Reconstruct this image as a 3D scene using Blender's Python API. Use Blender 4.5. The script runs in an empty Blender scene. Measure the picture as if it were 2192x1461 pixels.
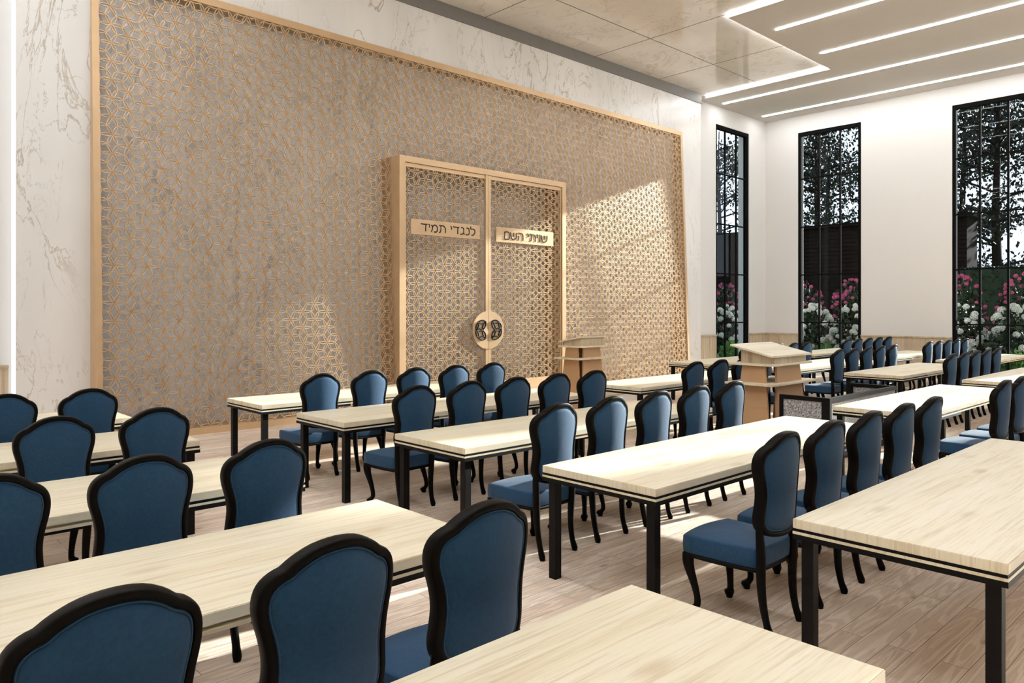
import bpy, bmesh, math, random
from mathutils import Vector, Matrix, Euler

S = bpy.context.scene
COL = S.collection
R = math.radians

# ------------------------------------------------------------------ camera
cam_d = bpy.data.cameras.new('camera')
cam = bpy.data.objects.new('camera', cam_d)
COL.objects.link(cam)
cam.location = (0, 0, 1.7918)
cam.rotation_euler = (R(90), 0, -0.75435)
cam_d.sensor_width = 36
cam_d.lens = 1600.0 * 36 / 2192
cam_d.shift_y = -69.0 / 2192
cam_d.clip_start = 0.05
cam_d.clip_end = 400
S.camera = cam

# ------------------------------------------------------------------ world, sun, exposure
W = bpy.data.worlds.new('sky')
S.world = W
W.use_nodes = True
wn = W.node_tree.nodes
wn['Background'].inputs[0].default_value = (0.92, 0.96, 1.0, 1)
wn['Background'].inputs[1].default_value = 2.3

sun_d = bpy.data.lights.new('sun', 'SUN')
sun = bpy.data.objects.new('sun', sun_d)
COL.objects.link(sun)
sun.location = (40, -3, 20)
sun.rotation_euler = Vector((-1, 0.148, -0.318)).to_track_quat('-Z', 'Y').to_euler()
sun_d.energy = 28.0
sun_d.angle = R(0.9)
sun_d.color = (1.0, 0.92, 0.80)

VS = S.view_settings
VS.view_transform = 'Standard'
VS.look = 'None'
VS.gamma = 1
VS.use_curve_mapping = False
VS.exposure = 0.40
LAMP = 30.0          # emission strength of the ceiling strips
COVE = 26.0           # emission strength of the cove lights
try:
    S.cycles.use_denoising = True
    S.cycles.sample_clamp_indirect = 8
    S.cycles.caustics_reflective = False
    S.cycles.caustics_refractive = False
    S.cycles.max_bounces = 10
    S.cycles.diffuse_bounces = 6
    S.cycles.transparent_max_bounces = 12
except Exception:
    pass

# ------------------------------------------------------------------ materials
def mat(name):
    m = bpy.data.materials.new(name)
    m.use_nodes = True
    nt = m.node_tree
    return m, nt, nt.nodes['Principled BSDF']

def nd(nt, kind, **kw):
    n = nt.nodes.new(kind)
    for k, v in kw.items():
        setattr(n, k, v)
    return n

def setin(n, **kw):
    for k, v in kw.items():
        n.inputs[k.replace('_', ' ')].default_value = v

def ramp(nt, stops, interp='LINEAR'):
    r = nt.nodes.new('ShaderNodeValToRGB')
    r.color_ramp.interpolation = interp
    el = r.color_ramp.elements
    while len(el) < len(stops):
        el.new(0.5)
    for e, (p, c) in zip(el, stops):
        e.position = p
        e.color = (*c, 1) if len(c) == 3 else c
    return r

def mapping(nt, scale=(1, 1, 1), rot=(0, 0, 0), loc=(0, 0, 0), jitter=0.0):
    tc = nt.nodes.new('ShaderNodeTexCoord')
    mp = nt.nodes.new('ShaderNodeMapping')
    mp.inputs['Scale'].default_value = scale
    mp.inputs['Rotation'].default_value = rot
    mp.inputs['Location'].default_value = loc
    if jitter:
        oi = nt.nodes.new('ShaderNodeObjectInfo')
        ml = nd(nt, 'ShaderNodeVectorMath', operation='SCALE')
        ml.inputs[0].default_value = (13.7, 7.3, 3.1)
        nt.links.new(oi.outputs['Random'], ml.inputs['Scale'])
        ad = nd(nt, 'ShaderNodeVectorMath', operation='ADD')
        nt.links.new(tc.outputs['Object'], ad.inputs[0])
        nt.links.new(ml.outputs[0], ad.inputs[1])
        nt.links.new(ad.outputs[0], mp.inputs['Vector'])
    else:
        nt.links.new(tc.outputs['Object'], mp.inputs['Vector'])
    return mp

def mixc(nt, fac, a, b, blend='MIX'):
    m = nd(nt, 'ShaderNodeMix', data_type='RGBA', blend_type=blend)
    for sock, val in ((m.inputs[0], fac), (m.inputs[6], a), (m.inputs[7], b)):
        if hasattr(val, 'links') or isinstance(val, bpy.types.NodeSocket):
            nt.links.new(val, sock)
        elif isinstance(val, (int, float)):
            sock.default_value = val
        else:
            sock.default_value = (*val, 1)
    return m.outputs[2]

def bump(nt, bsdf, height, strength=0.2, dist=0.01):
    b = nt.nodes.new('ShaderNodeBump')
    b.inputs['Strength'].default_value = strength
    b.inputs['Distance'].default_value = dist
    nt.links.new(height, b.inputs['Height'])
    nt.links.new(b.outputs[0], bsdf.inputs['Normal'])

def plain(name, col, rough=0.5, metal=0.0, noise=0.06, scale=6.0, bumps=0.0, spec=0.5):
    """a single colour broken up by a little procedural noise"""
    m, nt, b = mat(name)
    mp = mapping(nt)
    n = nt.nodes.new('ShaderNodeTexNoise')
    setin(n, Scale=scale, Detail=4.0)
    nt.links.new(mp.outputs[0], n.inputs['Vector'])
    lo = tuple(max(0, c * (1 - noise)) for c in col)
    hi = tuple(min(1, c * (1 + noise)) for c in col)
    r = ramp(nt, [(0.3, lo), (0.7, hi)])
    nt.links.new(n.outputs[0], r.inputs[0])
    nt.links.new(r.outputs[0], b.inputs['Base Color'])
    setin(b, Roughness=rough, Metallic=metal)
    b.inputs['Specular IOR Level'].default_value = spec
    if bumps:
        bump(nt, b, n.outputs[0], bumps)
    return m

def emit(name, col, strength):
    m = bpy.data.materials.new(name)
    m.use_nodes = True
    nt = m.node_tree
    nt.nodes.remove(nt.nodes['Principled BSDF'])
    e = nt.nodes.new('ShaderNodeEmission')
    e.inputs[0].default_value = (*col, 1)
    e.inputs[1].default_value = strength
    nt.links.new(e.outputs[0], nt.nodes['Material Output'].inputs[0])
    return m

def wood(name, light, mid, dark, rough=0.42, axis='x', freq=9.0, jitter=1.0):
    m, nt, b = mat(name)
    if axis == 'x':
        sc = (0.55, freq, 0.9)
    else:
        sc = (freq, freq, 0.55)
    mp = mapping(nt, scale=sc, jitter=jitter)
    n1 = nt.nodes.new('ShaderNodeTexNoise')
    setin(n1, Scale=1.0, Detail=6.0, Roughness=0.6, Distortion=0.7)
    nt.links.new(mp.outputs[0], n1.inputs['Vector'])
    r1 = ramp(nt, [(0.30, dark), (0.46, mid), (0.68, light)])
    nt.links.new(n1.outputs[0], r1.inputs[0])
    mp2 = mapping(nt, scale=(sc[0] * 3.4, sc[1] * 7.5, sc[2] * 3), jitter=jitter)
    n2 = nt.nodes.new('ShaderNodeTexNoise')
    setin(n2, Scale=1.0, Detail=5.0, Roughness=0.7, Distortion=0.3)
    nt.links.new(mp2.outputs[0], n2.inputs['Vector'])
    r2 = ramp(nt, [(0.36, (0.58, 0.50, 0.40)), (0.51, (1, 1, 1))])
    nt.links.new(n2.outputs[0], r2.inputs[0])
    c = mixc(nt, 0.42, r1.outputs[0], r2.outputs[0], 'MULTIPLY')
    # scattered knots
    mp3 = mapping(nt, scale=(1.3, 3.2, 1.3) if axis == 'x' else (3.2, 3.2, 1.3), jitter=jitter)
    v = nt.nodes.new('ShaderNodeTexVoronoi')
    setin(v, Scale=1.0)
    nt.links.new(mp3.outputs[0], v.inputs['Vector'])
    r3 = ramp(nt, [(0.05, (0.62, 0.50, 0.36)), (0.16, (1, 1, 1))])
    nt.links.new(v.outputs['Distance'], r3.inputs[0])
    c = mixc(nt, 0.5, c, r3.outputs[0], 'MULTIPLY')
    nt.links.new(c, b.inputs['Base Color'])
    setin(b, Roughness=rough)
    bump(nt, b, n2.outputs[0], 0.05, 0.003)
    return m

def marble(name, base, vein, rough=0.25, scale=0.8, rot=(0, 0.6, 0), strength=0.75, width=0.018):
    m, nt, b = mat(name)
    mp = mapping(nt, scale=(1.9 * scale, 1.4 * scale, 0.75 * scale), rot=rot)
    col = None
    for k, (sc, wd, amt) in enumerate(((0.8, width, strength), (1.7, width * 0.9, strength * 0.75))):
        n = nt.nodes.new('ShaderNodeTexNoise')
        setin(n, Scale=sc, Detail=7.0, Roughness=0.58, Distortion=1.3)
        nt.links.new(mp.outputs[0], n.inputs['Vector'])
        s = nd(nt, 'ShaderNodeMath', operation='SUBTRACT')
        s.inputs[1].default_value = 0.5 + 0.035 * k
        nt.links.new(n.outputs[0], s.inputs[0])
        a = nd(nt, 'ShaderNodeMath', operation='ABSOLUTE')
        nt.links.new(s.outputs[0], a.inputs[0])
        r = ramp(nt, [(0.0, (amt, amt, amt)), (wd, (0, 0, 0))])
        nt.links.new(a.outputs[0], r.inputs[0])
        msk = nt.nodes.new('ShaderNodeTexNoise')
        setin(msk, Scale=0.55 + 0.3 * k, Detail=2.0)
        nt.links.new(mp.outputs[0], msk.inputs['Vector'])
        rm = ramp(nt, [(0.41, (0, 0, 0)), (0.60, (1, 1, 1))])
        nt.links.new(msk.outputs[0], rm.inputs[0])
        f = nd(nt, 'ShaderNodeMath', operation='MULTIPLY')
        nt.links.new(r.outputs[0], f.inputs[0])
        nt.links.new(rm.outputs[0], f.inputs[1])
        col = mixc(nt, f.outputs[0], base if col is None else col, vein)
    cl = nt.nodes.new('ShaderNodeTexNoise')
    setin(cl, Scale=0.7, Detail=3.0)
    nt.links.new(mp.outputs[0], cl.inputs['Vector'])
    rc = ramp(nt, [(0.35, (0.90, 0.90, 0.90)), (0.65, (1, 1, 1))])
    nt.links.new(cl.outputs[0], rc.inputs[0])
    col = mixc(nt, 1.0, col, rc.outputs[0], 'MULTIPLY')
    nt.links.new(col, b.inputs['Base Color'])
    setin(b, Roughness=rough)
    return m

def floor_mat():
    m, nt, b = mat('oak_floor')
    mp = mapping(nt)
    br = nt.nodes.new('ShaderNodeTexBrick')
    br.offset = 0.37
    br.offset_frequency = 2
    br.squash = 1.0
    setin(br, Scale=1.0, Mortar_Size=0.0016, Mortar_Smooth=0.1, Bias=0.0, Brick_Width=1.40, Row_Height=0.128)
    br.inputs['Color1'].default_value = (0, 0, 0, 1)
    br.inputs['Color2'].default_value = (1, 1, 1, 1)
    br.inputs['Mortar'].default_value = (0.5, 0.5, 0.5, 1)
    nt.links.new(mp.outputs[0], br.inputs['Vector'])
    tint = ramp(nt, [(0.0, (0.80, 0.665, 0.55)), (0.5, (0.88, 0.755, 0.64)), (1.0, (0.93, 0.825, 0.72))])
    nt.links.new(br.outputs['Color'], tint.inputs[0])
    # grain, shifted plank by plank
    sh = nd(nt, 'ShaderNodeVectorMath', operation='MULTIPLY_ADD')
    nt.links.new(br.outputs['Color'], sh.inputs[0])
    sh.inputs[1].default_value = (9.0, 5.0, 7.0)
    nt.links.new(mp.outputs[0], sh.inputs[2])
    st = nd(nt, 'ShaderNodeVectorMath', operation='MULTIPLY')
    nt.links.new(sh.outputs[0], st.inputs[0])
    st.inputs[1].default_value = (0.8, 8.0, 1.0)
    n = nt.nodes.new('ShaderNodeTexNoise')
    setin(n, Scale=1.0, Detail=2.0, Roughness=0.45, Distortion=0.5)
    nt.links.new(st.outputs[0], n.inputs['Vector'])
    wv = nd(nt, 'ShaderNodeMath', operation='MULTIPLY')
    wv.inputs[1].default_value = 60.0
    nt.links.new(n.outputs[0], wv.inputs[0])
    sn = nd(nt, 'ShaderNodeMath', operation='SINE')
    nt.links.new(wv.outputs[0], sn.inputs[0])
    rg = ramp(nt, [(0.0, (0.72, 0.64, 0.58)), (0.55, (1, 1, 1))])
    nt.links.new(sn.outputs[0], rg.inputs[0])
    c = mixc(nt, 0.50, tint.outputs[0], rg.outputs[0], 'MULTIPLY')
    st3 = nd(nt, 'ShaderNodeVectorMath', operation='MULTIPLY')
    nt.links.new(sh.outputs[0], st3.inputs[0])
    st3.inputs[1].default_value = (4.0, 95.0, 1.0)
    n3 = nt.nodes.new('ShaderNodeTexNoise')
    setin(n3, Scale=1.0, Detail=3.0, Roughness=0.6)
    nt.links.new(st3.outputs[0], n3.inputs['Vector'])
    r3 = ramp(nt, [(0.30, (0.74, 0.67, 0.60)), (0.55, (1, 1, 1))])
    nt.links.new(n3.outputs[0], r3.inputs[0])
    c = mixc(nt, 0.6, c, r3.outputs[0], 'MULTIPLY')
    st2 = nd(nt, 'ShaderNodeVectorMath', operation='MULTIPLY')
    nt.links.new(sh.outputs[0], st2.inputs[0])
    st2.inputs[1].default_value = (2.2, 4.6, 1.0)
    v = nt.nodes.new('ShaderNodeTexVoronoi')
    setin(v, Scale=1.0)
    nt.links.new(st2.outputs[0], v.inputs['Vector'])
    rk = ramp(nt, [(0.03, (0.30, 0.21, 0.15)), (0.13, (1, 1, 1))])
    nt.links.new(v.outputs['Distance'], rk.inputs[0])
    c = mixc(nt, 0.6, c, rk.outputs[0], 'MULTIPLY')
    c = mixc(nt, br.outputs['Fac'], c, (0.20, 0.13, 0.09))
    nt.links.new(c, b.inputs['Base Color'])
    setin(b, Roughness=0.5)
    b.inputs['Specular IOR Level'].default_value = 0.35
    bump(nt, b, n.outputs[0], 0.05, 0.004)
    return m

def fabric(name, col, hi):
    m, nt, b = mat(name)
    mp = mapping(nt, scale=(1, 1, 1))
    n = nt.nodes.new('ShaderNodeTexNoise')
    setin(n, Scale=60.0, Detail=5.0, Roughness=0.7)
    nt.links.new(mp.outputs[0], n.inputs['Vector'])
    r = ramp(nt, [(0.3, col), (0.75, hi)])
    nt.links.new(n.outputs[0], r.inputs[0])
    nt.links.new(r.outputs[0], b.inputs['Base Color'])
    setin(b, Roughness=0.78)
    b.inputs['Sheen Weight'].default_value = 0.12
    b.inputs['Specular IOR Level'].default_value = 0.25
    w = nt.nodes.new('ShaderNodeTexNoise')
    setin(w, Scale=320.0, Detail=2.0)
    nt.links.new(mp.outputs[0], w.inputs['Vector'])
    bump(nt, b, w.outputs[0], 0.25, 0.002)
    return m

def speckle(name):
    m, nt, b = mat(name)
    mp = mapping(nt)
    n = nt.nodes.new('ShaderNodeTexNoise')
    setin(n, Scale=70.0, Detail=3.0, Roughness=0.8)
    nt.links.new(mp.outputs[0], n.inputs['Vector'])
    r = ramp(nt, [(0.38, (0.09, 0.09, 0.09)), (0.52, (0.30, 0.30, 0.30)), (0.62, (0.62, 0.61, 0.60))])
    nt.links.new(n.outputs[0], r.inputs[0])
    nt.links.new(r.outputs[0], b.inputs['Base Color'])
    setin(b, Roughness=0.95)
    return m

def glass_mat():
    m = bpy.data.materials.new('window_glass')
    m.use_nodes = True
    nt = m.node_tree
    nt.nodes.remove(nt.nodes['Principled BSDF'])
    tr = nt.nodes.new('ShaderNodeBsdfTransparent')
    tr.inputs[0].default_value = (0.62, 0.66, 0.69, 1)
    gl = nt.nodes.new('ShaderNodeBsdfGlossy')
    gl.inputs['Roughness'].default_value = 0.01
    lw = nt.nodes.new('ShaderNodeLayerWeight')
    lw.inputs[0].default_value = 0.5
    pw = nd(nt, 'ShaderNodeMath', operation='POWER')
    pw.inputs[1].default_value = 4.0
    nt.links.new(lw.outputs['Facing'], pw.inputs[0])
    fr = nd(nt, 'ShaderNodeMath', operation='MULTIPLY_ADD')
    fr.inputs[1].default_value = 0.5
    fr.inputs[2].default_value = 0.006
    nt.links.new(pw.outputs[0], fr.inputs[0])
    mx = nt.nodes.new('ShaderNodeMixShader')
    nt.links.new(fr.outputs[0], mx.inputs[0])
    nt.links.new(tr.outputs[0], mx.inputs[1])
    nt.links.new(gl.outputs[0], mx.inputs[2])
    nt.links.new(mx.outputs[0], nt.nodes['Material Output'].inputs[0])
    return m

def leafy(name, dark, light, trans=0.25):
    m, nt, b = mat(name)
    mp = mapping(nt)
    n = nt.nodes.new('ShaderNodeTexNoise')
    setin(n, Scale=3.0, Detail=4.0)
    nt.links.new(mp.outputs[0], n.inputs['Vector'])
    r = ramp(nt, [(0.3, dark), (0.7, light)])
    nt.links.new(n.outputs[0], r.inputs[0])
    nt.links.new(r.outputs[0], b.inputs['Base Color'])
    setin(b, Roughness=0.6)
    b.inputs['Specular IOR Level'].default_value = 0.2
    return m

M = {}
M['floor'] = floor_mat()
M['table'] = wood('ash_table_wood', (0.81, 0.74, 0.585), (0.77, 0.69, 0.515), (0.64, 0.53, 0.355), 0.42, 'x', 8.0)
M['panelwood'] = wood('pale_oak_panel', (0.62, 0.52, 0.38), (0.53, 0.43, 0.30), (0.42, 0.32, 0.21), 0.5, 'z', 9.0)
M['unseen_dark'] = wood('unseen_back_wall_dark', (0.10, 0.07, 0.05), (0.08, 0.055, 0.04), (0.05, 0.035, 0.025), 0.5, 'z', 6.0)  # invented dark cladding, keeps light from behind the camera low
M['marble'] = marble('white_marble', (0.86, 0.85, 0.83), (0.36, 0.28, 0.17), 0.28, 0.8, strength=0.8, width=0.011)
M['marble_grey'] = marble('grey_marble', (0.88, 0.90, 0.94), (0.30, 0.30, 0.31), 0.3, 0.9, strength=0.55, width=0.03)
M['marble_ceiling'] = marble('ceiling_marble', (0.84, 0.80, 0.75), (0.42, 0.36, 0.30), 0.07, 0.7, strength=0.5)
M['plaster'] = plain('white_plaster', (0.70, 0.685, 0.66), 0.85, 0, 0.015, 90.0, 0.05)
M['soffit'] = plain('soffit_paint', (0.56, 0.53, 0.50), 0.8, 0, 0.01, 20.0)
M['gold'] = plain("satin_gold", (0.66, 0.46, 0.27), 0.42, 0.4, 0.04, 5.0)
M['bronze'] = plain('tan_bronze', (0.52, 0.32, 0.17), 0.5, 0.2, 0.03, 3.0)
M['black'] = plain('black_steel', (0.005, 0.004, 0.0035), 0.5, 0, 0.2, 12.0, 0, 0.15)
M['matte'] = plain('black_window_paint', (0.006, 0.006, 0.006), 0.9, 0, 0.1, 12.0, 0, 0.05)
M['blackwood'] = plain('black_lacquer', (0.004, 0.0027, 0.002), 0.45, 0, 0.25, 20.0, 0, 0.09)
M['blue'] = fabric('blue_fabric', (0.0085, 0.043, 0.097), (0.016, 0.064, 0.138))
M['piping'] = fabric('piping_fabric', (0.013, 0.055, 0.115), (0.02, 0.07, 0.14))
M['felt'] = speckle('grey_felt')
M['cornice'] = plain('grey_cornice', (0.20, 0.19, 0.18), 0.6, 0, 0.02)
M['joint'] = plain('tile_joint', (0.16, 0.14, 0.12), 0.8)
M['lamp'] = emit('strip_light_white', (0.97, 0.985, 1.0), LAMP)
M['cove'] = emit('cove_light_white', (0.96, 0.98, 1.0), COVE)
M['led'] = emit('led_white', (0.97, 0.98, 1.0), 1.1)
M['glass'] = glass_mat()
M['ink'] = plain('black_letter', (0.012, 0.010, 0.008), 0.5)
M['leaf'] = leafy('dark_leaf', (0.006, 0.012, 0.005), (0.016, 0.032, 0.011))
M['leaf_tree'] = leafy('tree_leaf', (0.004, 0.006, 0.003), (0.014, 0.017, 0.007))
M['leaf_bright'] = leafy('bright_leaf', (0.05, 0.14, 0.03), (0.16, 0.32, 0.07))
M['white_petal'] = leafy('white_petal', (0.34, 0.34, 0.30), (0.56, 0.56, 0.51))
M['pink_petal'] = leafy('pink_petal', (0.24, 0.03, 0.09), (0.44, 0.09, 0.19))
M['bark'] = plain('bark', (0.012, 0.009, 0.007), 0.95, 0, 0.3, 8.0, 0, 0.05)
M['lawn'] = leafy('lawn', (0.03, 0.07, 0.02), (0.07, 0.14, 0.04))
M['siding'] = plain('dark_siding', (0.010, 0.007, 0.006), 0.95, 0, 0.2, 5.0, 0, 0.03)

# ------------------------------------------------------------------ builders
def link(name, me, m=None, parent=None, smooth=False):
    o = bpy.data.objects.new(name, me)
    COL.objects.link(o)
    if m is not None and not me.materials:
        me.materials.append(m)
    if parent is not None:
        o.parent = parent
    if smooth:
        for p in me.polygons:
            p.use_smooth = True
    return o

class MB:
    """collects shapes, then builds ONE mesh object"""
    def __init__(self):
        self.v, self.f = [], []
    def add(self, vs, fs):
        n = len(self.v)
        self.v += [tuple(x) for x in vs]
        self.f += [tuple(i + n for i in f) for f in fs]
    def hexa(self, p):
        """8 corners: bottom 4 counter-clockwise, top 4"""
        self.add(p, [(3, 2, 1, 0), (4, 5, 6, 7), (0, 1, 5, 4), (1, 2, 6, 5), (2, 3, 7, 6), (3, 0, 4, 7)])
    def box(self, x0, x1, y0, y1, z0, z1):
        self.hexa([(x0, y0, z0), (x1, y0, z0), (x1, y1, z0), (x0, y1, z0),
                   (x0, y0, z1), (x1, y0, z1), (x1, y1, z1), (x0, y1, z1)])
    def tube(self, pts, rad, n=8, cap=True, squash=None):
        pts = [Vector(p) for p in pts]
        rads = rad if isinstance(rad, (list, tuple)) else [rad] * len(pts)
        base = len(self.v)
        t0 = (pts[1] - pts[0]).normalized()
        ref = Vector((0, 0, 1)) if abs(t0.z) < 0.9 else Vector((1, 0, 0))
        for i, p in enumerate(pts):
            if i == 0:
                t = pts[1] - pts[0]
            elif i == len(pts) - 1:
                t = pts[-1] - pts[-2]
            else:
                t = pts[i + 1] - pts[i - 1]
            t.normalize()
            a = t.cross(ref)
            if a.length < 1e-6:
                a = Vector((1, 0, 0))
            a.normalize()
            b = t.cross(a)
            for k in range(n):
                w = 2 * math.pi * k / n + math.pi / n
                self.v.append(tuple(p + a * math.cos(w) * rads[i] + b * math.sin(w) * rads[i]))
        for i in range(len(pts) - 1):
            for k in range(n):
                k2 = (k + 1) % n
                self.f.append((base + i * n + k, base + i * n + k2, base + (i + 1) * n + k2, base + (i + 1) * n + k))
        if cap:
            self.f.append(tuple(base + k for k in range(n))[::-1])
            self.f.append(tuple(base + (len(pts) - 1) * n + k for k in range(n)))
    def loop(self, rings, closed_section=True):
        """rings: list of closed loops (lists of equal length); quads between successive rings"""
        base = len(self.v)
        n = len(rings[0])
        for r in rings:
            self.v += [tuple(p) for p in r]
        for i in range(len(rings) - 1):
            for k in range(n):
                k2 = (k + 1) % n
                self.f.append((base + i * n + k, base + i * n + k2, base + (i + 1) * n + k2, base + (i + 1) * n + k))
        return base, n
    def leg(self, prof, n=10):
        """a turned leg: horizontal rings at (x, y, z, radius)"""
        rings = [[(x + r * math.cos(2 * math.pi * k / n), y + r * math.sin(2 * math.pi * k / n), z) for k in range(n)] for x, y, z, r in prof]
        base, n = self.loop(rings)
        self.f.append(tuple(base + k for k in range(n)))
        self.f.append(tuple(base + (len(rings) - 1) * n + k for k in range(n))[::-1])
    def build(self, name, m, parent=None, smooth=False, bevel=0.0, seg=2, recalc=True):
        me = bpy.data.meshes.new(name)
        me.from_pydata(self.v, [], self.f)
        if recalc or bevel:
            bm = bmesh.new()
            bm.from_mesh(me)
            if bevel:
                bmesh.ops.remove_doubles(bm, verts=bm.verts, dist=1e-5)
                bmesh.ops.bevel(bm, geom=[e for e in bm.edges if len(e.link_faces) == 2 and e.calc_face_angle(0) > 0.6],
                                offset=bevel, segments=seg, affect='EDGES', clamp_overlap=True)
            bmesh.ops.recalc_face_normals(bm, faces=bm.faces)
            bm.to_mesh(me)
            bm.free()
        me.update()
        return link(name, me, m, parent, smooth)

def thing(name, label, cat, loc=(0, 0, 0), rz=0.0, group=None):
    o = bpy.data.objects.new(name, None)
    COL.objects.link(o)
    o.location = loc
    o.rotation_euler = (0, 0, rz)
    o.empty_display_size = 0.2
    tag(o, label, cat, group)
    return o

def tag(o, label, cat, group=None):
    o['label'] = label
    o['category'] = cat
    if group:
        o['group'] = group
    return o

def struct(o, label=None, cat=None):
    o['kind'] = 'structure'
    if label:
        o['label'] = label
    if cat:
        o['category'] = cat
    return o

def dup(root, loc, rz=0.0, label=None, group=None):
    r = root.copy()
    COL.objects.link(r)
    r.location = loc
    r.rotation_euler = (0, 0, rz)
    if label:
        r['label'] = label
    if group:
        r['group'] = group
    for ch in list(root.children):
        c = ch.copy()
        COL.objects.link(c)
        c.parent = r
        for g in list(ch.children):
            d = g.copy()
            COL.objects.link(d)
            d.parent = c
    return r

def spline(pts, per=6, closed=True):
    """Catmull-Rom through the points"""
    out = []
    n = len(pts)
    rng = range(n) if closed else range(n - 1)
    for i in rng:
        if closed:
            p0, p1, p2, p3 = pts[(i - 1) % n], pts[i], pts[(i + 1) % n], pts[(i + 2) % n]
        else:
            p0, p1, p2, p3 = pts[max(i - 1, 0)], pts[i], pts[i + 1], pts[min(i + 2, n - 1)]
        for k in range(per):
            t = k / per
            out.append(tuple(0.5 * (2 * b + (c - a) * t + (2 * a - 5 * b + 4 * c - d) * t * t + (3 * b - a - 3 * c + d) * t ** 3)
                             for a, b, c, d in zip(p0, p1, p2, p3)))
    if not closed:
        out.append(tuple(pts[-1]))
    return out

# ------------------------------------------------------------------ the setting
WY, PY = 11.31, 11.14            # recessed wall plane, front of the marble surround
XL, XR, YB = -1.93, 21.23, -9.0  # left, right and back walls
ZS, ZM = 7.47, 7.55              # soffit and marble ceiling heights
T = 0.35

b = MB(); b.box(XL - T, XR + T, YB - T, WY + T, -0.2, 0.0)
struct(b.build('floor', M['floor']))

# right wall with its floor-to-ceiling window openings
WINS = [(10.285 - 4.08 * k - 1.815, 10.285 - 4.08 * k) for k in range(5)]
WTOP = 6.98
b = MB()
ys = [YB] + sorted([v for w in WINS for v in w]) + [WY + T]
for i in range(0, len(ys), 2):
    b.box(XR, XR + T, ys[i], ys[i + 1], 0, 8.0)
for y0, y1 in WINS:
    b.box(XR, XR + T, y0, y1, WTOP, 8.0)
struct(b.build('wall_right', M['plaster']))

# recess right of the marble, with the narrow-angled window
NW = (18.44, 20.25)
b = MB()
b.box(17.41, NW[0], WY, WY + T, 0, 8.0)
b.box(NW[1], XR, WY, WY + T, 0, 8.0)
b.box(NW[0], NW[1], WY, WY + T, WTOP - 0.01, 8.0)
struct(b.build('wall_front_right', M['plaster']))
b = MB(); b.box(XL, 1.894, WY, WY + T, 0, 8.0)
struct(b.build('wall_front_left', M['plaster']))
b = MB(); b.box(XL - T, XL, YB, WY + T, 0, 8.0)
struct(b.build('wall_left', M['plaster']))
b = MB(); b.box(XL - T, XR + T, YB - T, YB, 0, 8.0)
struct(b.build('wall_back', M['unseen_dark']))  # out of view; made dark so the chair backs stay shaded

# the marble front wall: grey slab behind the screen and the white surround standing proud of it
b = MB(); b.box(1.894, 17.41, WY, WY + T, 0, 8.0)
struct(b.build('wall_front', M['marble_grey']))
b = MB()
FX0, FX1, FZ = 2.735, 16.495, 6.39
for x0, x1, z0, z1 in ((1.894, FX0, 0, 7.30), (FX1, 17.41, 0, 7.30), (FX0, FX1, FZ, 7.30)):
    b.box(x0, x1, PY, WY, z0, z1)
struct(b.build('wall_front_surround', M['marble']))

# ceilings
X1, X2, YS = 13.06, 17.62, 7.74
b = MB(); b.box(XL - T, XR + T, YB - T, WY + T, ZM, ZM + 0.3)
struct(b.build('ceiling', M['marble_ceiling']))
b = MB()
b.box(X1, XR, YB, YS, ZS, ZM)
b.box(X2, XR, YS, WY, ZS, ZM)
struct(b.build('ceiling_soffit_right', M['soffit']))
b = MB()
b.box(XL, 19.1 - X1, YB, YS, ZS, ZM)
b.box(XL, 19.1 - X2, YS, WY, ZS, ZM)
struct(b.build('ceiling_soffit_left', M['soffit']))
b = MB(); b.box(1.894, 17.41, PY - 0.03, WY, 7.30, ZM)
struct(b.build('trim_1', M['cornice']), 'dark grey cornice between marble wall and ceiling', 'trim')
b = MB()
for x in (6.0, 9.72, 13.05, 15.5):
    b.box(x - 0.008, x + 0.008, YS if x > X1 - 0.1 else YB, PY - 0.03, ZM - 0.003, ZM)
for y in (9.58, 6.2, 2.9, -0.4, -3.7):
    b.box(19.1 - X1 if y < YS else 19.1 - X2, X2 if y > YS else X1, y - 0.008, y + 0.008, ZM - 0.003, ZM)
struct(b.build('trim_2', M['joint']), 'thin dark joints between the marble ceiling tiles', 'trim')

# wainscot with its cap, on the right wall, the recesses and the left wall
def wainscot(name, segs, axis):
    b = MB(); c = MB()
    for a0, a1 in segs:
        if axis == 'y':      # on the right wall
            b.box(XR - 0.022, XR, a0, a1, 0, 1.045); c.box(XR - 0.05, XR, a0, a1, 1.045, 1.085)
        else:
            b.box(a0, a1, WY - 0.022, WY, 0, 1.045); c.box(a0, a1, WY - 0.05, WY, 1.045, 1.085)
    o = struct(b.build(name, M['panelwood']))
    c.build('cap_moulding', M['panelwood'], o, bevel=0.006)
    return o
o = wainscot('trim_3', [(ys[i], min(ys[i + 1], WY - 0.05)) for i in range(0, len(ys), 2)], 'y')
o['label'] = 'pale wood wainscot along the window wall'; o['category'] = 'wainscot'
o = wainscot('trim_4', [(17.44, NW[0]), (NW[1], XR - 0.022)], 'x')
o['label'] = 'pale wood wainscot beside the narrow window'; o['category'] = 'wainscot'
o = wainscot('trim_5', [(XL, 1.84)], 'x')
o['label'] = 'pale wood wainscot left of the lit edge'; o['category'] = 'wainscot'

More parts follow.
